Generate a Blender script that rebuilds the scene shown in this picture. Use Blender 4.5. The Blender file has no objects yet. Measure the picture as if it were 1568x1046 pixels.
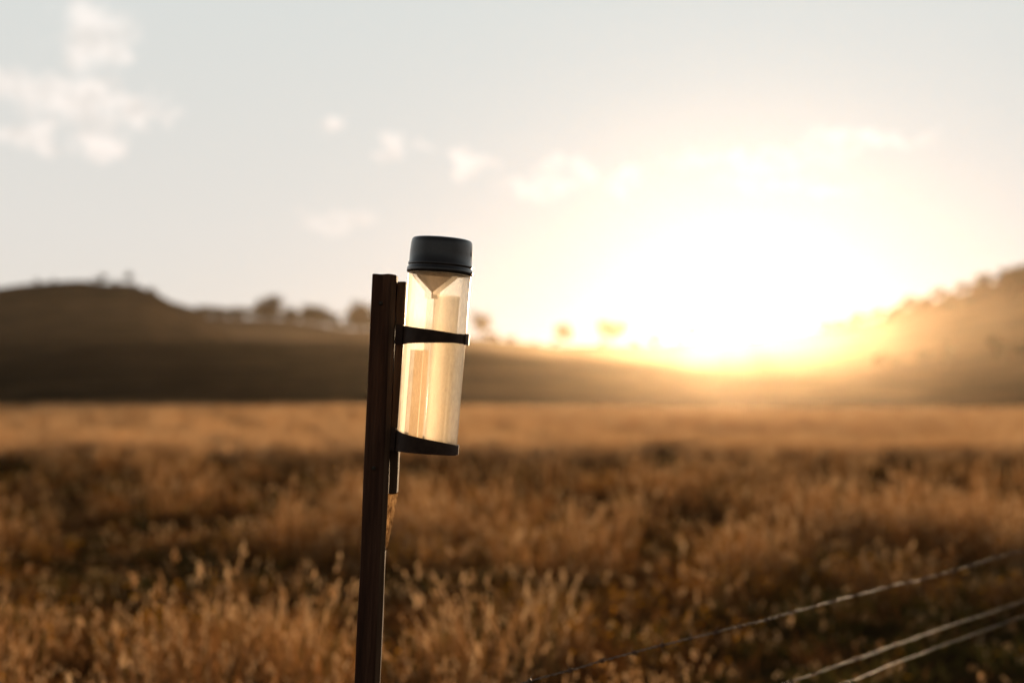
import bpy, math, random
from mathutils import Vector, noise, Matrix
random.seed(7)
R = random.random
def U(a,b): return a+(b-a)*random.random()
scene = bpy.context.scene
scene.view_settings.view_transform='Standard'
scene.view_settings.look='None'
scene.view_settings.exposure=0
SUN_AZ=math.radians(9.3); SUN_EL=math.radians(2.8)
SUND=Vector((math.sin(SUN_AZ)*math.cos(SUN_EL), math.cos(SUN_AZ)*math.cos(SUN_EL), math.sin(SUN_EL)))

# ---------------------------------------------------------------- helpers
def mesh_obj(name, verts, faces, mat=None, parent=None, smooth=False, link=True, mats=None, midx=None):
    me=bpy.data.meshes.new(name); me.from_pydata([tuple(v) for v in verts],[],faces); me.update()
    ob=bpy.data.objects.new(name,me)
    if link: scene.collection.objects.link(ob)
    if mats:
        for m in mats: me.materials.append(m)
        if midx: me.polygons.foreach_set('material_index',midx)
    elif mat: me.materials.append(mat)
    if smooth: me.polygons.foreach_set('use_smooth',[True]*len(me.polygons))
    if parent: ob.parent=parent
    return ob
def empty(name, loc=(0,0,0)):
    e=bpy.data.objects.new(name,None); scene.collection.objects.link(e); e.location=loc; e.empty_display_size=.1
    return e
class NT:
    def __init__(s,nt): s.nt=nt
    def n(s,t,**k):
        nd=s.nt.nodes.new(t)
        for a,b in k.items(): setattr(nd,a,b)
        return nd
    def l(s,a,b): s.nt.links.new(a,b)
    def _in(s,sock,v):
        if hasattr(v,'is_output'): s.l(v,sock)
        elif v is not None: sock.default_value=v
    def m(s,op,a,b=None,c=None,clamp=False):
        nd=s.n('ShaderNodeMath',operation=op,use_clamp=clamp); s._in(nd.inputs[0],a)
        if b is not None: s._in(nd.inputs[1],b)
        if c is not None: s._in(nd.inputs[2],c)
        return nd.outputs[0]
    def v(s,op,a,b=None,out=0):
        nd=s.n('ShaderNodeVectorMath',operation=op); s._in(nd.inputs[0],a)
        if b is not None: s._in(nd.inputs[1],b)
        return nd.outputs[out]
    def mix(s,f,a,b,blend='MIX'):
        nd=s.n('ShaderNodeMix',data_type='RGBA',blend_type=blend); s._in(nd.inputs[0],f); s._in(nd.inputs[6],a); s._in(nd.inputs[7],b)
        return nd.outputs[2]
    def ramp(s,f,stops):
        nd=s.n('ShaderNodeValToRGB'); s._in(nd.inputs[0],f); e=nd.color_ramp.elements
        while len(e)<len(stops): e.new(.5)
        for i,(p,c) in enumerate(stops): e[i].position=p; e[i].color=(*c,1)
        return nd.outputs[0]
    def noise(s,scale,vec=None,detail=4,rough=.55):
        nd=s.n('ShaderNodeTexNoise'); nd.inputs['Scale'].default_value=scale; nd.inputs['Detail'].default_value=detail; nd.inputs['Roughness'].default_value=rough
        if vec is not None: s.l(vec,nd.inputs['Vector'])
        return nd.outputs['Fac']
def newmat(name):
    m=bpy.data.materials.new(name); m.use_nodes=True; m.node_tree.nodes.clear()
    t=NT(m.node_tree); out=t.n('ShaderNodeOutputMaterial'); return m,t,out
def pbr(name,stops,scale=8,stretch=(1,1,1),rough=.6,bump=.3,spec=.4,detail=6,bdist=.002):
    m,t,out=newmat(name)
    tc=t.n('ShaderNodeTexCoord').outputs['Object']
    vec=t.v('MULTIPLY',tc,stretch)
    f=t.noise(scale,vec,detail,.6)
    b=t.n('ShaderNodeBsdfPrincipled'); b.inputs['Roughness'].default_value=rough; b.inputs['Specular IOR Level'].default_value=spec
    t.l(t.ramp(f,stops),b.inputs['Base Color'])
    bp=t.n('ShaderNodeBump'); bp.inputs['Strength'].default_value=bump; bp.inputs['Distance'].default_value=bdist
    t.l(f,bp.inputs['Height']); t.l(bp.outputs[0],b.inputs['Normal']); t.l(b.outputs[0],out.inputs[0])
    return m
def leafmat(name,cols,trans=.5):
    m,t,out=newmat(name)
    oi=t.n('ShaderNodeObjectInfo'); geo=t.n('ShaderNodeNewGeometry')
    f=t.m('ADD',t.m('MULTIPLY',oi.outputs['Random'],.6),t.m('MULTIPLY',geo.outputs['Random Per Island'],.4))
    c=t.ramp(f,cols)
    d=t.n('ShaderNodeBsdfDiffuse'); tr=t.n('ShaderNodeBsdfTranslucent')
    t.l(c,d.inputs[0]); t.l(c,tr.inputs[0])
    mx=t.n('ShaderNodeMixShader'); mx.inputs[0].default_value=trans
    t.l(d.outputs[0],mx.inputs[1]); t.l(tr.outputs[0],mx.inputs[2]); t.l(mx.outputs[0],out.inputs[0])
    return m
def plastic(name,col,transp,transl,rough=.25,fwd=.10):
    m,t,out=newmat(name)
    tc=t.n('ShaderNodeTexCoord').outputs['Object']
    f=t.noise(22,t.v('MULTIPLY',tc,(1,1,.35)),5,.6)
    f2=t.noise(120,t.v('MULTIPLY',tc,(1,1,.5)),4,.7)
    c=t.ramp(f,[(.3,tuple(x*.88 for x in col)),(.7,col)])
    tr=t.n('ShaderNodeBsdfTransparent'); tr.inputs[0].default_value=(1,.98,.94,1)
    tl=t.n('ShaderNodeBsdfTranslucent'); t.l(c,tl.inputs[0])
    rf=t.n('ShaderNodeBsdfRefraction'); rf.inputs['Color'].default_value=(1,.92,.82,1); rf.inputs['Roughness'].default_value=.75; rf.inputs['IOR'].default_value=1.35
    gl=t.n('ShaderNodeBsdfGlossy'); gl.inputs['Roughness'].default_value=rough
    m1=t.n('ShaderNodeMixShader'); m1.inputs[0].default_value=fwd; t.l(tl.outputs[0],m1.inputs[1]); t.l(rf.outputs[0],m1.inputs[2])
    m2=t.n('ShaderNodeMixShader'); t.l(t.m('ADD',t.m('MULTIPLY',t.m('SUBTRACT',f2,.5),.35),transl/(transp+transl),clamp=True),m2.inputs[0]); t.l(tr.outputs[0],m2.inputs[1]); t.l(m1.outputs[0],m2.inputs[2])
    fr=t.n('ShaderNodeFresnel'); fr.inputs[0].default_value=1.35
    m3=t.n('ShaderNodeMixShader'); t.l(t.m('MULTIPLY',fr.outputs[0],.4),m3.inputs[0]); t.l(m2.outputs[0],m3.inputs[1]); t.l(gl.outputs[0],m3.inputs[2])
    t.l(m3.outputs[0],out.inputs[0]); return m
def lathe(prof,n=64,cx=0,cy=0):
    vs=[];fs=[]
    for (r,z) in prof:
        for i in range(n):
            a=2*math.pi*i/n; vs.append((cx+r*math.cos(a),cy+r*math.sin(a),z))
    for j in range(len(prof)-1):
        for i in range(n):
            k=(i+1)%n; fs.append((j*n+i,j*n+k,(j+1)*n+k,(j+1)*n+i))
    return vs,fs
def tube(pts,rad,n=6):
    vs=[];fs=[]; pts=[Vector(p) for p in pts]
    for i,p in enumerate(pts):
        a=pts[max(i-1,0)]; b=pts[min(i+1,len(pts)-1)]; d=(b-a).normalized()
        ref=Vector((0,0,1)) if abs(d.z)<.9 else Vector((1,0,0))
        s=d.cross(ref).normalized(); u=s.cross(d)
        r=rad[i] if isinstance(rad,(list,tuple)) else rad
        for k in range(n):
            an=2*math.pi*k/n; vs.append(p+s*math.cos(an)*r+u*math.sin(an)*r)
    for j in range(len(pts)-1):
        for k in range(n):
            q=(k+1)%n; fs.append((j*n+k,j*n+q,(j+1)*n+q,(j+1)*n+k))
    fs.append(tuple(range(n-1,-1,-1))); fs.append(tuple(range((len(pts)-1)*n,len(pts)*n)))
    return vs,fs
def merge(parts):
    V=[];F=[]
    for v,f in parts:
        o=len(V); V+=list(v); F+=[tuple(i+o for i in q) for q in f]
    return V,F
def boxgrid(x0,x1,y0,y1,z0,z1,nx,ny,nz,disp=0,dscale=20,seed=0):
    vs={};V=[];F=[]
    def vid(i,j,k):
        key=(i,j,k)
        if key not in vs:
            p=Vector((x0+(x1-x0)*i/nx,y0+(y1-y0)*j/ny,z0+(z1-z0)*k/nz))
            if disp:
                q=Vector((p.x*dscale+seed,p.y*dscale,p.z*dscale*.35))
                p+=Vector((noise.noise(q),noise.noise(q+Vector((9,3,1))),noise.noise(Vector((p.x*dscale*3,p.y*dscale*3,seed)))*1.2))*disp
            vs[key]=len(V); V.append(p)
        return vs[key]
    for i in range(nx):
        for j in range(ny):
            F.append((vid(i,j,0),vid(i,j+1,0),vid(i+1,j+1,0),vid(i+1,j,0)))
            F.append((vid(i,j,nz),vid(i+1,j,nz),vid(i+1,j+1,nz),vid(i,j+1,nz)))
    for k in range(nz):
        for i in range(nx):
            F.append((vid(i,0,k),vid(i+1,0,k),vid(i+1,0,k+1),vid(i,0,k+1)))
            F.append((vid(i,ny,k),vid(i,ny,k+1),vid(i+1,ny,k+1),vid(i+1,ny,k)))
        for j in range(ny):
            F.append((vid(0,j,k),vid(0,j,k+1),vid(0,j+1,k+1),vid(0,j+1,k)))
            F.append((vid(nx,j,k),vid(nx,j+1,k),vid(nx,j+1,k+1),vid(nx,j,k+1)))
    return V,F
def bevel(ob,w=.002,seg=2):
    b=ob.modifiers.new('bevel','BEVEL'); b.width=w; b.segments=seg; b.limit_method='ANGLE'; b.angle_limit=math.radians(50)

# ---------------------------------------------------------------- world
w=bpy.data.worlds.new("World"); scene.world=w; w.use_nodes=True; w.node_tree.nodes.clear()
t=NT(w.node_tree); out=t.n('ShaderNodeOutputWorld')
sky=t.n('ShaderNodeTexSky',sky_type='NISHITA'); sky.sun_disc=False; sky.sun_elevation=SUN_EL; sky.sun_rotation=SUN_AZ
sky.air_density=1.0; sky.dust_density=.5; sky.ozone_density=1.0
hs=t.n('ShaderNodeHueSaturation'); hs.inputs['Saturation'].default_value=.4; hs.inputs['Value'].default_value=.10; t.l(sky.outputs[0],hs.inputs['Color'])
Dn=t.n('ShaderNodeTexCoord').outputs['Generated']
sep=t.n('ShaderNodeSeparateXYZ'); t.l(Dn,sep.inputs[0])
el=t.m('ARCSINE',sep.outputs[2])
ang=t.m('ARCCOSINE',t.m('MINIMUM',t.v('DOT_PRODUCT',Dn,tuple(SUND),out=1),1.0))
core=t.m('MULTIPLY',t.m('EXPONENT',t.m('MULTIPLY',t.m('POWER',t.m('DIVIDE',ang,.026),2.0),-1.0)),6.0)
halo=t.m('MULTIPLY',t.m('EXPONENT',t.m('DIVIDE',ang,-.085)),.38)
glow=t.m('ADD',core,halo)
base=t.ramp(t.m('MULTIPLY',el,1.2,clamp=True),[(0,(.77,.70,.62)),(.13,(.75,.72,.675)),(.38,(.675,.715,.70)),(.6,(.34,.38,.40)),(1,(.13,.16,.19))])
glowc=t.v('SCALE',(1.0,.93,.83)); t.l(glow,glowc.node.inputs['Scale'])
bk=t.n('ShaderNodeMapRange'); t.l(sep.outputs[1],bk.inputs[0]); bk.inputs[1].default_value=-.5; bk.inputs[2].default_value=.7; bk.inputs[3].default_value=.25; bk.inputs[4].default_value=1
col=t.v('SCALE',base); t.l(bk.outputs[0],col.node.inputs['Scale'])
tot=t.v('ADD',col,glowc)
b1=t.n('ShaderNodeBackground'); b1.inputs[1].default_value=.05; t.l(hs.outputs[0],b1.inputs[0])
b2=t.n('ShaderNodeBackground'); t.l(tot,b2.inputs[0])
ad=t.n('ShaderNodeAddShader'); t.l(b1.outputs[0],ad.inputs[0]); t.l(b2.outputs[0],ad.inputs[1])
# clouds: evaluated only in the band of sky where they float
az=t.m('ARCTAN2',sep.outputs[0],sep.outputs[1])
cp=t.n('ShaderNodeCombineXYZ'); t.l(az,cp.inputs[0]); t.l(el,cp.inputs[1])
nz=t.n('ShaderNodeTexNoise'); nz.inputs['Scale'].default_value=34; nz.inputs['Detail'].default_value=3; nz.inputs['Roughness'].default_value=.6; t.l(cp.outputs[0],nz.inputs['Vector'])
off=t.v('MULTIPLY',t.v('SUBTRACT',nz.outputs['Color'],(.5,.5,.5)),(.07,.045,0))
P=t.v('ADD',cp.outputs[0],off)
blobs=[(-298,250,26,22,1),(-282,240,14,14,1),(-338,214,40,15,.9),(-308,204,36,17,1),(-290,177,17,10,1),(-260,200,20,9,.9),(-345,181,24,9,.8),
(-125,191,13,8,1),(-86,170,12,7,1),(-60,171,7,4,.5),(-30,160,14,9,1),(18,146,26,8,1),(50,158,14,7,.9),(80,148,12,9,1),
(170,164,56,6,.9),(250,177,42,7,1),(195,147,52,6,.8),(-125,124,28,6,.5)]
acc=None
for (u,v_,ru,rv,a) in blobs:
    ce=math.atan(u/1000); ee=math.atan(v_/1000*math.cos(ce))
    q=t.v('MULTIPLY',t.v('SUBTRACT',P,(ce,ee,0)),(1000/ru,1000/rv,0))
    ln=t.v('LENGTH',q,out=1)
    mr=t.n('ShaderNodeMapRange',interpolation_type='SMOOTHSTEP'); t.l(ln,mr.inputs[0]); mr.inputs[1].default_value=1.4; mr.inputs[2].default_value=.4; mr.inputs[3].default_value=0; mr.inputs[4].default_value=a
    acc=mr.outputs[0] if acc is None else t.m('MAXIMUM',acc,mr.outputs[0])
dn=t.noise(70,cp.outputs[0],2)
shade=t.ramp(dn,[(.35,(.10,.045,.02)),(.6,(.28,.20,.165))])
cc=t.v('SCALE',shade); t.l(acc,cc.node.inputs['Scale'])
bc=t.n('ShaderNodeBackground'); t.l(cc,bc.inputs[0])
win=t.m('MULTIPLY',t.m('MULTIPLY',t.m('GREATER_THAN',sep.outputs[2],.09),t.m('LESS_THAN',sep.outputs[2],.30)),t.m('GREATER_THAN',sep.outputs[1],.87))
bz=t.n('ShaderNodeBackground'); bz.inputs[0].default_value=(0,0,0,1)
mw=t.n('ShaderNodeMixShader'); t.l(win,mw.inputs[0]); t.l(bz.outputs[0],mw.inputs[1]); t.l(bc.outputs[0],mw.inputs[2])
ad2=t.n('ShaderNodeAddShader'); t.l(ad.outputs[0],ad2.inputs[0]); t.l(mw.outputs[0],ad2.inputs[1]); t.l(ad2.outputs[0],out.inputs[0])

# ---------------------------------------------------------------- sun
sl=bpy.data.lights.new('sun','SUN'); sl.energy=5; sl.angle=math.radians(.5); sl.color=(1,.69,.40)
so=bpy.data.objects.new('sun',sl); scene.collection.objects.link(so)
so.rotation_euler=(-SUND).to_track_quat('-Z','Y').to_euler(); so.location=(60,300,60)

# ---------------------------------------------------------------- terrain
def gh(x,y):
    r=math.hypot(x,y)
    h=.20*noise.noise(Vector((x*.09,y*.09,3)))+.45*noise.noise(Vector((x*.02,y*.02,8)))
    h+=.07*noise.noise(Vector((x*.35,y*.35,1)))
    k=min(1,max(0,(r-1.5)/12))
    h*=k
    if y>95: h-= min(1,(y-95)/60)*.8
    return h
xs=[];a=0
while a<2500: xs.append(a); a+= .5 if a<12 else (1.5 if a<60 else a*.09)
gx=[-q for q in xs[:0:-1]]+xs
gy=[q for q in gx if q>-400]+[3200]
V=[(x,y,gh(x,y)) for y in gy for x in gx]; n=len(gx)
F=[(j*n+i,j*n+i+1,(j+1)*n+i+1,(j+1)*n+i) for j in range(len(gy)-1) for i in range(n-1)]
gm,tt,out=newmat('ground_soil')
tc=tt.n('ShaderNodeTexCoord').outputs['Object']
f=tt.noise(1.3,tc,6,.65)
c=tt.ramp(f,[(.3,(.022,.013,.005)),(.55,(.055,.030,.012)),(.75,(.038,.031,.010))])
d=tt.n('ShaderNodeBsdfDiffuse'); tt.l(c,d.inputs[0]); tt.l(d.outputs[0],out.inputs[0])
mesh_obj('ground',V,F,gm,smooth=True)

def tab(T,u):
    if u<=T[0][0]: return T[0][1]
    for (a,va),(b,vb) in zip(T,T[1:]):
        if u<=b:
            k=(u-a)/(b-a); return va+(vb-va)*k
    return T[-1][1]
farR=[(-900,52),(-600,50),(-400,46),(-250,50),(-208,53),(-172,51),(-140,48),(-117,45),(-75,43),(-25,37),(7,35),(35,33),(67,32),(99,33),(127,36),(145,34),(182,39),(232,46),(260,51),(292,62),(329,73),(360,83),(450,108),(700,125),(900,110)]
knoll=[(-900,48),(-600,64),(-450,70),(-400,74),(-360,73),(-332,76),(-302,79),(-285,77),(-268,77),(-252,71),(-240,64),(-222,58),(-206,46),(-190,34),(-160,22),(-100,8),(0,0),(900,0)]
mid=[(-900,40),(-400,36),(-250,37),(-100,36),(-30,30),(60,21),(130,13),(200,13),(300,20),(400,30),(900,50)]
FD=1000
ridges=[(farR,FD,1.3),(knoll,430,1.5),(mid,240,1.25)]
B0=112
def hh(un,y):
    u=un*1000; best=-2
    for T,Dd,e in ridges:
        v=tab(T,u)+1.2*noise.noise(Vector((un*22,Dd,0)))
        H=1.4+Dd*v/1000
        if y<=Dd: s=max(0,(y-B0)/(Dd-B0))**e
        else: s=math.exp(-((y-Dd)/(.22*Dd))**2)
        best=max(best,H*s-.9*(1-s))
    X=un*y
    best+=min(1,max(0,(y-130)/200))*(1.3*noise.noise(Vector((X*.02,y*.012,5)))*(1 if y<900 else .5)+.3*noise.noise(Vector((X*.08,y*.05,2))))
    return best
us=[-0.95+1.9*i/380 for i in range(381)]; ys=[B0-8+ (1500-B0)*(j/190)**1.3 for j in range(191)]
V=[(u*y,y,hh(u,y)) for y in ys for u in us]; n=len(us)
F=[(j*n+i,j*n+i+1,(j+1)*n+i+1,(j+1)*n+i) for j in range(len(ys)-1) for i in range(n-1)]
m,tt,out=newmat('hill_pasture')
tc=tt.n('ShaderNodeTexCoord').outputs['Object']
f=tt.noise(.010,tc,6,.6); f2=tt.noise(.10,tc,5,.7)
ff=tt.m('ADD',tt.m('MULTIPLY',f,.6),tt.m('MULTIPLY',f2,.4))
c=tt.ramp(ff,[(.38,(.024,.016,.009)),(.48,(.062,.039,.020)),(.6,(.17,.092,.043))])
d=tt.n('ShaderNodeBsdfDiffuse'); tt.l(c,d.inputs[0]); tt.l(d.outputs[0],out.inputs[0])
mesh_obj('hills',V,F,m,smooth=True)

# low haze volume, shaped to stand in for veiling glare around the sun
V,F=boxgrid(-1300,1300,30,1450,-6,21,1,1,1)
m,tt,out=newmat('glare_haze')
vs=tt.n('ShaderNodeVolumeScatter'); vs.inputs['Density'].default_value=.00016; vs.inputs['Anisotropy'].default_value=.89; vs.inputs['Color'].default_value=(1,.76,.52,1)
tt.l(vs.outputs[0],out.inputs['Volume'])
mesh_obj('haze',V,F,m)

# ---------------------------------------------------------------- instancing
def collection_of(name,objs):
    c=bpy.data.collections.new(name)
    for o in objs: c.objects.link(o)
    return c
def instancer(name,pts,coll):
    me=bpy.data.meshes.new(name); me.from_pydata([p[0] for p in pts],[],[])
    a=me.attributes.new('rot','FLOAT_VECTOR','POINT'); a.data.foreach_set('vector',[c for p in pts for c in p[1]])
    a=me.attributes.new('scl','FLOAT_VECTOR','POINT'); a.data.foreach_set('vector',[c for p in pts for c in p[2]])
    a=me.attributes.new('idx','INT','POINT'); a.data.foreach_set('value',[p[3] for p in pts])
    ob=bpy.data.objects.new(name,me); scene.collection.objects.link(ob)
    ng=bpy.data.node_groups.new(name,'GeometryNodeTree')
    ng.interface.new_socket(name='Geometry',in_out='INPUT',socket_type='NodeSocketGeometry')
    ng.interface.new_socket(name='Geometry',in_out='OUTPUT',socket_type='NodeSocketGeometry')
    T=NT(ng); gi=T.n('NodeGroupInput'); go=T.n('NodeGroupOutput')
    ip=T.n('GeometryNodeInstanceOnPoints'); ci=T.n('GeometryNodeCollectionInfo')
    ci.inputs['Collection'].default_value=coll; ci.inputs['Separate Children'].default_value=True; ci.inputs['Reset Children'].default_value=True
    def att(nm,dt):
        q=T.n('GeometryNodeInputNamedAttribute',data_type=dt); q.inputs['Name'].default_value=nm; return q.outputs[0]
    T.l(gi.outputs[0],ip.inputs['Points']); T.l(ci.outputs[0],ip.inputs['Instance']); ip.inputs['Pick Instance'].default_value=True
    T.l(att('idx','INT'),ip.inputs['Instance Index']); T.l(att('rot','FLOAT_VECTOR'),ip.inputs['Rotation']); T.l(att('scl','FLOAT_VECTOR'),ip.inputs['Scale'])
    T.l(ip.outputs[0],go.inputs[0])
    mod=ob.modifiers.new('instances','NODES'); mod.node_group=ng
    return ob

gold=leafmat('dry_grass_gold',[(.1,(.25,.100,.030)),(.5,(.42,.185,.062)),(.9,(.60,.33,.14))],.6)
brown=leafmat('dry_grass_brown',[(.1,(.09,.036,.012)),(.5,(.20,.083,.027)),(.9,(.34,.16,.055))],.5)
green=leafmat('weeds_green',[(.1,(.040,.034,.009)),(.5,(.10,.084,.021)),(.9,(.19,.145,.040))],.5)
pale=leafmat('seed_heads',[(.1,(.48,.25,.105)),(.9,(.76,.52,.29))],.6)
flow=leafmat('yellow_flowers',[(.1,(.65,.26,.02)),(.9,(.85,.42,.04))],.5)
far_=leafmat('dry_grass_glare',[(.1,(.48,.235,.09)),(.5,(.64,.36,.165)),(.9,(.78,.50,.27))],.6)  # far dry grass, colour lightened to carry the glare over the distant field
MATS=[gold,brown,green,pale,flow,far_]
def tuft(name,nb,h0,h1,rad,wd,mat,lean=.35,heads=0,headm=3,flowers=0):
    V=[];F=[];M=[]
    for b in range(nb):
        a=U(0,6.283); r=rad*math.sqrt(R()); bx=r*math.cos(a); by=r*math.sin(a)
        h=U(h0,h1); la=U(0,6.283); ln=lean*U(.2,1.2)*h; wa=U(0,6.283); ww=wd*U(.6,1.3)
        dx,dy=math.cos(la),math.sin(la); px,py=math.cos(wa)*ww/2,math.sin(wa)*ww/2
        o=len(V)
        for k,(tz,wk) in enumerate([(0,1),(.5,.85)]):
            cx=bx+dx*ln*tz**2; cy=by+dy*ln*tz**2; z=h*tz*(1-.12*tz)
            V.append((cx-px*wk,cy-py*wk,z)); V.append((cx+px*wk,cy+py*wk,z))
        tip=(bx+dx*ln,by+dy*ln,h*.88); V.append(tip)
        mm=mat if R()<.75 else (random.choice([1,2]) if mat in(0,2) else mat)
        F+= [(o,o+1,o+3,o+2),(o+2,o+3,o+4)]; M+=[mm]*2
        if b<heads:
            hl=U(.03,.10); hn=int(3+hl*50)
            for k in range(hn):
                s=k/hn; cx=tip[0]+dx*.02*s+U(-.014,.014); cy=tip[1]+dy*.02*s+U(-.014,.014); z=tip[2]-.03+hl*s
                L=U(.012,.028); q=U(0,6.283); o=len(V); sx,sy=math.cos(q)*.005,math.sin(q)*.005
                V+=[(cx,cy,z),(cx+sx,cy+sy,z+L/2),(cx+dx*L*.3,cy+dy*L*.3,z+L),(cx-sx,cy-sy,z+L/2)]; F.append((o,o+1,o+2,o+3)); M.append(headm)
        elif b<heads+flowers:
            for k in range(3):
                o=len(V); s=.008; c=Vector(tip)+Vector((U(-.02,.02),U(-.02,.02),U(-.02,.02))); n1=Vector((U(-1,1),U(-1,1),U(-1,1))).normalized()*s; n2=n1.orthogonal().normalized()*s
                V+=[c+n1,c+n2,c-n1,c-n2]; F.append((o,o+1,o+2,o+3)); M.append(4)
    return mesh_obj(name,V,F,link=False,mats=MATS,midx=M)
tufts=[
 tuft('tuft_a',42,.14,.36,.18,.0045,0,.7,5),
 tuft('tuft_b',46,.10,.28,.20,.005,1,.85,3),
 tuft('tuft_c',60,.06,.20,.22,.007,2,.8,2,3,1),
 tuft('tuft_d',28,.24,.52,.13,.004,0,.5,8),
 tuft('tuft_e',46,.10,.28,.2,.006,1,.85,0,3,10),
 tuft('tuft_f',44,.20,.42,.33,.014,5,.5,8),
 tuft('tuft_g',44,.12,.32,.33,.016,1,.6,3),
 tuft('tuft_h',44,.07,.20,.33,.018,2,.6,0),
]
tc=collection_of('grass_tufts',tufts)
pts=[]
def scatter(y0,y1,umax,d,extra=2.0):
    area=(y1*y1-y0*y0)*umax+(y1-y0)*2*extra
    for _ in range(int(area*d)):
        y=math.sqrt(U(y0*y0,y1*y1)); x=U(-1,1)*(umax*y+extra)
        p=.7*noise.noise(Vector((x*.12,y*.085,4)))+1.25*noise.noise(Vector((x*.5,y*.24,2)))+1.2*noise.noise(Vector((x*1.15,y*.75,7)))-.03
        g=max(0,1-math.hypot((x-2.6)/2.8,(y-7.6)/4.8))
        p-=1.2*g
        p-=.65*max(0,1-math.hypot((x+3.7)/2.2,(y-11.5)/2.6))
        p-=.9*max(0,1-math.hypot((x+10)/8,(y-37)/4))
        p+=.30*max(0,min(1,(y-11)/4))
        p+=.35*max(0,min(1,(y-22)/14))  # more pale tufts with distance, standing in for the glare there
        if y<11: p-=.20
        if x>0 and y>18: p+=.08
        far=y>28
        lo=max(-.6,min(.6,p))
        if p<-.38:
            if R()<.3: continue
            k=random.choice([2,2,2,1]) if not far else 7; s=U(.7,1.15)
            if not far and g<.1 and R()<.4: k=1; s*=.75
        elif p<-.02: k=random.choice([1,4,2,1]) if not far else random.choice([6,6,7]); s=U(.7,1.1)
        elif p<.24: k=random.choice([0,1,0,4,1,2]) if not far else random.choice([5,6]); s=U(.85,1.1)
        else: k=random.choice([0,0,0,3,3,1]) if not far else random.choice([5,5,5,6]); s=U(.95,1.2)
        if k in(0,1,3) and R()<.2 and not far: continue
        if y<6: s*=.75
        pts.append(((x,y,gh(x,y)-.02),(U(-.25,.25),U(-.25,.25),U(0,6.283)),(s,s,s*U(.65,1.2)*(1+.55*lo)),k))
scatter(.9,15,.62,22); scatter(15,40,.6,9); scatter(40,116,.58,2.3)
for _ in range(20):
    y=U(4.8,6.4); x=-.30*y+U(-.55,.35); s=U(.85,1.1)
    pts.append(((x,y,gh(x,y)-.02),(0,0,U(0,6.28)),(s,s,s*U(.9,1.3)),random.choice([3,3,0,4])))
instancer('grass',pts,tc)

# ---------------------------------------------------------------- trees
bark=pbr('gum_bark',[(.3,(.06,.045,.03)),(.7,(.16,.12,.09))],scale=3,rough=.9)
leafm=leafmat('gum_leaves',[(.1,(.028,.026,.011)),(.5,(.045,.038,.015)),(.9,(.08,.055,.023))],.3)
def tree_mesh(name,h,wd,nl=900,seed=0):
    rs=random.Random(seed); parts=[]; th=h*.30
    trunk=[(0,0,-.8),(rs.uniform(-.1,.1),0,th*.5),(rs.uniform(-.2,.2),rs.uniform(-.2,.2),th)]
    parts.append(tube(trunk,[h*.035,h*.028,h*.022],7)); ends=[]
    for k in range(8):
        a=rs.uniform(0,6.28); r=wd*.5*rs.uniform(.25,.8); z=h*rs.uniform(.42,.86)
        e=Vector((math.cos(a)*r,math.sin(a)*r,z)); mdl=Vector(trunk[2]).lerp(e,.5)+Vector((0,0,-.03*h))
        parts.append(tube([trunk[2],mdl,e],[h*.016,h*.011,h*.005],5)); ends.append(e)
        e2=mdl+Vector((rs.uniform(-1,1)*wd*.2,rs.uniform(-1,1)*wd*.2,h*.14)); parts.append(tube([mdl,e2],[h*.008,h*.003],4)); ends.append(e2)
    V,F=merge(parts); M=[0]*len(F)
    for i in range(nl):
        c=rs.choice(ends); g=Vector((rs.gauss(0,1)*wd*.10,rs.gauss(0,1)*wd*.10,rs.gauss(0,1)*h*.08))+c
        s=h*rs.uniform(.025,.055); n1=Vector((rs.uniform(-1,1),rs.uniform(-1,1),rs.uniform(-1,1))).normalized(); n2=n1.orthogonal().normalized()
        o=len(V); V+=[g+n1*s,g+n2*s*.7,g-n1*s,g-n2*s*.7]; F.append((o,o+1,o+2,o+3)); M.append(1)
    me=bpy.data.meshes.new(name); me.from_pydata([tuple(v) for v in V],[],F); me.materials.append(bark); me.materials.append(leafm); me.polygons.foreach_set('material_index',M)
    return me
tms=[tree_mesh('gum_tree_a',8,8,1300,1),tree_mesh('gum_tree_b',8,6.5,1300,2),tree_mesh('gum_tree_c',8,10.5,1700,3)]
def place_tree(u,d,s,k):
    ob=bpy.data.objects.new('gum_tree',tms[k]); scene.collection.objects.link(ob)
    ob.location=(u*d,d,hh(u,d)-.2); ob.scale=(s,s,s); ob.rotation_euler=(0,0,U(0,6.28))
for u,d,s,k in [(-.169,975,2.1,2),(-.143,975,1.7,0),(-.136,980,1.7,2),(-.1085,970,2.5,0),(-.0975,975,2.2,2),(-.0216,970,2.4,1),(.0363,975,2.0,0),(.0693,970,2.3,2),(-.288,429,.36,1),(-.270,430,.42,0),(-.180,975,1.1,2),(-.156,975,1.3,0),(-.125,980,1.3,1),(.1,980,1.2,0),(.128,980,1.4,2)]:
    place_tree(u,d,s,k)
pts=[]
for _ in range(190):
    if R()<.7: u=U(.21,.60); d=U(650,1000); s=U(.5,1.3)
    else: u=U(.24,.60); d=U(230,330); s=U(.2,.42)
    pts.append(((u*d,d,hh(u,d)-.3),(0,0,U(0,6.28)),(s,s,s*U(.8,1.1)),random.randrange(3)))
for _ in range(110):
    u=U(-.7,.2); d=U(970,998); s=U(.3,.7)
    pts.append(((u*d,d,hh(u,d)-.3),(0,0,U(0,6.28)),(s*1.5,s*1.5,s),random.randrange(3)))
for _ in range(110):
    u=U(-.24,-.05); d=U(960,995); s=U(.5,1.15)
    pts.append(((u*d,d,hh(u,d)-.3),(0,0,U(0,6.28)),(s*1.5,s*1.5,s),random.randrange(3)))
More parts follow.
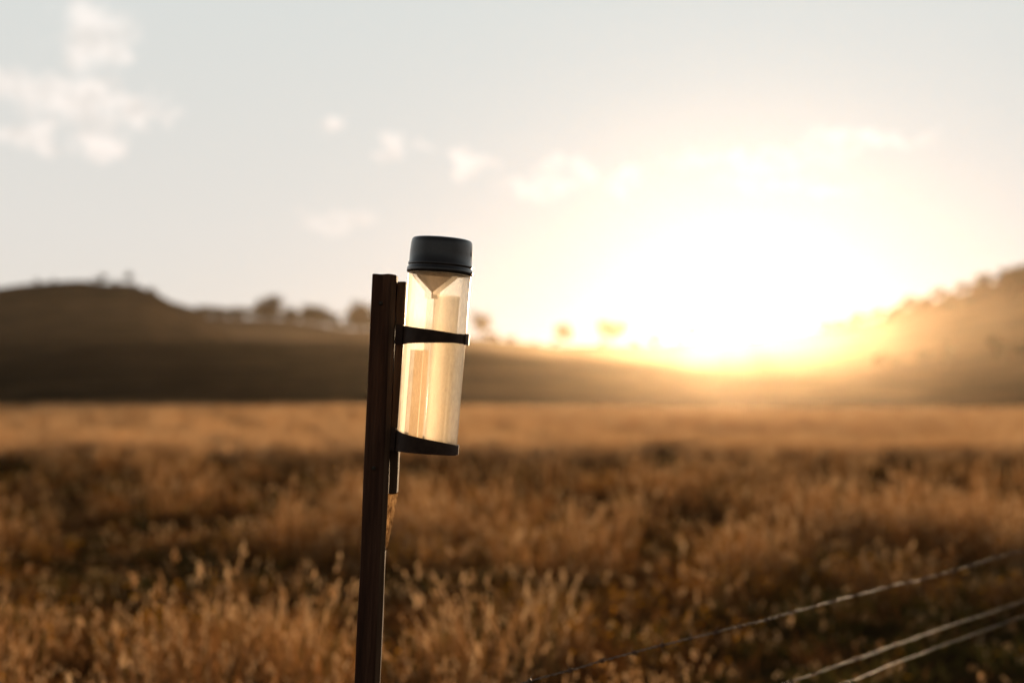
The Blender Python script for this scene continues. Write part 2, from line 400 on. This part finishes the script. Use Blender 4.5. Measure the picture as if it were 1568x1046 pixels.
for _ in range(18):
    u=U(-.55,-.25); d=U(423,433); s=U(.12,.22)
    pts.append(((u*d,d,hh(u,d)-.2),(0,0,U(0,6.28)),(s*1.5,s*1.5,s),random.randrange(3)))
tobs=[bpy.data.objects.new(f'tree_variant_{i}',mm) for i,mm in enumerate(tms)]
instancer('distant_trees',pts,collection_of('tree_variants',tobs))

# ---------------------------------------------------------------- fence post
wood=pbr('weathered_red_timber',[(.25,(.045,.020,.011)),(.5,(.13,.054,.028)),(.75,(.26,.125,.067))],scale=40,stretch=(2.2,2.2,.10),rough=.75,bump=.9,spec=.25,bdist=.003)
wood2=pbr('backing_timber',[(.25,(.065,.034,.019)),(.5,(.17,.088,.045)),(.75,(.34,.19,.10))],scale=45,stretch=(2,2,.09),rough=.75,bump=1,spec=.25,bdist=.003)
dark=pbr('bracket_plastic',[(.3,(.060,.033,.023)),(.7,(.115,.065,.042))],scale=60,rough=.5,bump=.15,spec=.12,bdist=.0005)
steel=pbr('galvanised_screw',[(.3,(.05,.035,.025)),(.7,(.11,.08,.055))],scale=200,rough=.6)
LEAN=math.atan(.025/.63)
post=empty('fence_post',(-.265,2.22,-.1))
post.rotation_euler=(0,LEAN,0)
Lp=1.683
V,F=boxgrid(-.0185,.0185,-.018,.018,-.35,Lp,6,6,170,.0016,26,3)
o=mesh_obj('post_shaft',V,F,wood,post); bevel(o,.0015)
V,F=boxgrid(.012,.0200,-.0215,-.0185,.0,Lp-.012,2,2,150,.0013,30,11)
mesh_obj('split_ridge',V,F,wood2,post)
V,F=boxgrid(.0205,.0335,-.016,.022,Lp-.338,Lp-.010,4,5,70,.0014,40,7)
o=mesh_obj('backing_board',V,F,wood2,post); bevel(o,.001)
V=[];F=[]
N=40
for i in range(N+1):
    s=i/N; z=Lp-.3385-.088*s; wdt=.0145*(1-s)**.8+.0010+.0016*noise.noise(Vector((s*30,1,0)))*(1-s)
    V+=[(.0190,-.010,z),(.0190+wdt*.5,-.008+.002*math.sin(s*9),z),(.0190+wdt,-.004,z)]
for i in range(N):
    for k in range(2): F.append((i*3+k,i*3+k+1,(i+1)*3+k+1,(i+1)*3+k))
spl,tt,out=newmat('sunlit_splinter')
tcx=tt.n('ShaderNodeTexCoord').outputs['Object']
c=tt.ramp(tt.noise(300,tt.v('MULTIPLY',tcx,(1,1,.35)),4,.7),[(.36,(.12,.06,.026)),(.6,(.46,.27,.12))])  # splinter colour has the sunlit gold put into it
d=tt.n('ShaderNodeBsdfDiffuse'); tr=tt.n('ShaderNodeBsdfTranslucent'); tt.l(c,d.inputs[0]); tt.l(c,tr.inputs[0])
mx=tt.n('ShaderNodeMixShader'); mx.inputs[0].default_value=.6; tt.l(d.outputs[0],mx.inputs[1]); tt.l(tr.outputs[0],mx.inputs[2]); tt.l(mx.outputs[0],out.inputs[0])
mesh_obj('torn_splinter',V,F,spl,post)
cap=lathe([(0.0001,.0225),(.0025,.0225),(.0032,.0205),(.0032,.0185)],12)
parts=[([(p[0]-.003,-p[2],p[1]+z) for p in cap[0]],cap[1]) for z in (Lp-.045,Lp-.30)]
V,F=merge(parts); mesh_obj('fixing_bolts',V,F,steel,post,smooth=True)

# ---------------------------------------------------------------- rain gauge
g=empty('rain_gauge',(-.132,2.2,1.314)); g.rotation_euler=(0,math.atan(.024/.323),0)
lidm=pbr('black_lid_plastic',[(.3,(.038,.026,.021)),(.7,(.066,.045,.036))],scale=50,rough=.18,bump=.05,spec=.9,bdist=.0004)
clear=plastic('clear_aged_plastic',(.99,.93,.82),.62,.38)
inner=plastic('inner_tube_plastic',(.97,.81,.58),.58,.42)
scalem=plastic('scale_plastic',(.90,.68,.43),.35,.65,.25,.02)
funm=plastic('funnel_plastic',(.74,.58,.42),.15,.82,.25,0)
V,F=lathe([(.0440,.268),(.0472,.268),(.0503,.2685),(.0512,.270),(.0513,.2745),(.0505,.2770),(.0494,.2782),(.0492,.2795),(.0500,.2812),(.0500,.2838),(.0489,.2852),(.0487,.300),(.0478,.3145),(.0470,.3195),(.0452,.3222),(.042,.3232),(.0412,.3215),(.0405,.3150),(.0380,.3120),(.0001,.3110)],96)
mesh_obj('lid',V,F,lidm,g,smooth=True)
V,F=lathe([(.0462,.006),(.0466,.0045),(.0470,.008),(.0486,.268)],96)
mesh_obj('outer_tube',V,F,clear,g,smooth=True)
V,F=lathe([(.0001,.0060),(.044,.0060),(.0462,.0068)],64)
mesh_obj('tube_base',V,F,clear,g,smooth=True)
V,F=lathe([(.0335,.2675),(.0300,.262),(.0080,.2415),(.0065,.2400),(.0060,.2300)],48,-.004)
mesh_obj('funnel',V,F,funm,g,smooth=True)
V,F=lathe([(.0001,.0085),(.0175,.0085),(.0182,.0100),(.0200,.232),(.0212,.2325),(.0212,.2355),(.0198,.236)],48,.014,0)
mesh_obj('inner_measuring_tube',V,F,inner,g,smooth=True)
V,F=boxgrid(-.0290,-.0070,-.006,-.0045,.009,.150,1,1,8)
o=mesh_obj('measuring_scale',V,F,scalem,g)
def band(z0f,z1f,a0,a1,r0,r1,n=72):
    V=[];F=[]
    for i in range(n+1):
        s=i/n; a=math.radians(a0+(a1-a0)*s); c_,s_=math.cos(a),math.sin(a)
        zl,zh=z0f(s),z1f(s)
        V+=[(r0*c_,r0*s_,zl),(r1*c_,r1*s_,zl),(r1*c_,r1*s_,zh),(r0*c_,r0*s_,zh)]
    for i in range(n):
        for k in range(4):
            q=(k+1)%4; F.append((i*4+k,i*4+q,(i+1)*4+q,(i+1)*4+k))
    F+=[(3,2,1,0),tuple(n*4+k for k in range(4))]
    return V,F
hf=lambda s:.0152-.0080*min(1,s/.9)
parts=[band(lambda s:.1700-hf(s),lambda s:.1700+hf(s),182,322,.0484,.0512)]
parts.append(band(lambda s:.1700-.0075,lambda s:.1700+.0075,324,340,.0484,.0508,12))
parts.append(band(lambda s:.1700-hf(s),lambda s:.1700+hf(s),178,120,.0484,.0512))
parts.append(boxgrid(-.0600,-.0486,-.020,.016,.1555,.1855,2,2,2))
V,F=merge(parts); o=mesh_obj('upper_bracket',V,F,dark,g)
V,F=band(lambda s:.1700-.0085,lambda s:.1700+.0085,336,362,.0505,.0535,16)
clipm=pbr('clip_plastic',[(.3,(.12,.065,.04)),(.7,(.20,.12,.075))],scale=60,rough=.5,bump=.2)
mesh_obj('bracket_clip',V,F,clipm,g)
parts=[]
parts.append(band(lambda s:-.0085+.0015*s,lambda s:.0275-.0200*min(1,(s*1.15))**.8,180,360,.0474,.0500))
parts.append(band(lambda s:-.0085+.0015*s,lambda s:.0275-.0200*min(1,(s*1.15))**.8,180,0,.0474,.0500))
v,f=lathe([(.0001,.0005),(.0474,.0005),(.0474,-.0084),(.0001,-.0084)],64); parts.append((v,f))
parts.append(boxgrid(-.0545,-.0476,-.020,.016,-.008,.027,2,2,2))
V,F=merge(parts); mesh_obj('lower_bracket',V,F,dark,g)

# ---------------------------------------------------------------- fence: more posts and barbed wire
def fl(d): return Vector((-.222+(d-2.2)*.779,d,0))
wirem=pbr('rusty_wire',[(.3,(.08,.042,.022)),(.7,(.26,.155,.085))],scale=120,rough=.5,bump=.5,spec=.4,bdist=.0005)
wirem.node_tree.nodes['Principled BSDF'].inputs['Metallic'].default_value=.3
for d in (10.4,-2.4):
    p=fl(d); p.z=gh(p.x,p.y)-.3
    e=empty('fence_post',p); e.rotation_euler=(U(-.03,.03),U(-.03,.03),U(0,.3))
    V,F=boxgrid(-.03,.03,-.03,.03,0,1.75,4,4,90,.002,26,d)
    o=mesh_obj('post_shaft',V,F,wood,e); bevel(o,.002)
def wire(z0,z1,sag,barbs=True):
    A=fl(-2.4);B=fl(10.4); P1=fl(2.2)
    L=(B-A).length; dirv=(B-A).normalized(); side=Vector((-dirv.y,dirv.x,0)); up=Vector((0,0,1))
    tp=(P1-A).length
    def zc(s):
        z=z0+(z1-z0)*s/L
        if s<tp: k=s/tp; return z-sag*4*k*(1-k)
        k=(s-tp)/(L-tp); return z-sag*4*k*(1-k)
    parts=[]
    N=int(L/.006)
    strands=2 if barbs else 1
    for st in range(strands):
        pts=[]
        for i in range(N+1):
            s=L*i/N; a=s/.045*6.283+st*math.pi; rr=.0013 if barbs else 0
            wob=.007*noise.noise(Vector((s*1.3,z0*9,0)))+.002*noise.noise(Vector((s*7,z0*9,3)))
            c=A+dirv*s+up*(zc(s)+wob)+side*(-.022)
            pts.append(c+side*math.cos(a)*rr+up*math.sin(a)*rr)
        parts.append(tube(pts,.0010 if barbs else .0012,5))
    if barbs:
        s=.05
        while s<L-.05:
            c=A+dirv*s+up*zc(s)+side*(-.022)+up*(.007*noise.noise(Vector((s*1.3,z0*9,0)))+.002*noise.noise(Vector((s*7,z0*9,3))))
            pts=[];a0=U(0,6.28)
            for i in range(25):
                a=a0+i/24*6.283*2.2; pts.append(c+dirv*(i/24*.009-.0045)+side*math.cos(a)*.0034+up*math.sin(a)*.0034)
            e1=pts[0]+(pts[0]-pts[1]).normalized()*.013; e2=pts[-1]+(pts[-1]-pts[-2]).normalized()*.013
            parts.append(tube([e1]+pts+[e2],[.0003]+[.001]*25+[.0003],5))
            s+=U(.10,.125)
    V,F=merge(parts); mesh_obj('barbed_wire' if barbs else 'plain_wire',V,F,wirem,smooth=True)
wire(.895,.900,.002); wire(.745,.755,.015); wire(.70,.70,.012,False)

# ---------------------------------------------------------------- camera
cam=bpy.data.cameras.new('camera'); co=bpy.data.objects.new('camera',cam); scene.collection.objects.link(co)
co.location=(0,0,1.4); co.rotation_euler=(math.radians(90+2.02),0,0)
cam.lens=50; cam.sensor_width=36; cam.clip_end=8000; cam.clip_start=.05
cam.dof.use_dof=True; cam.dof.focus_distance=2.2; cam.dof.aperture_fstop=2.4
scene.camera=co
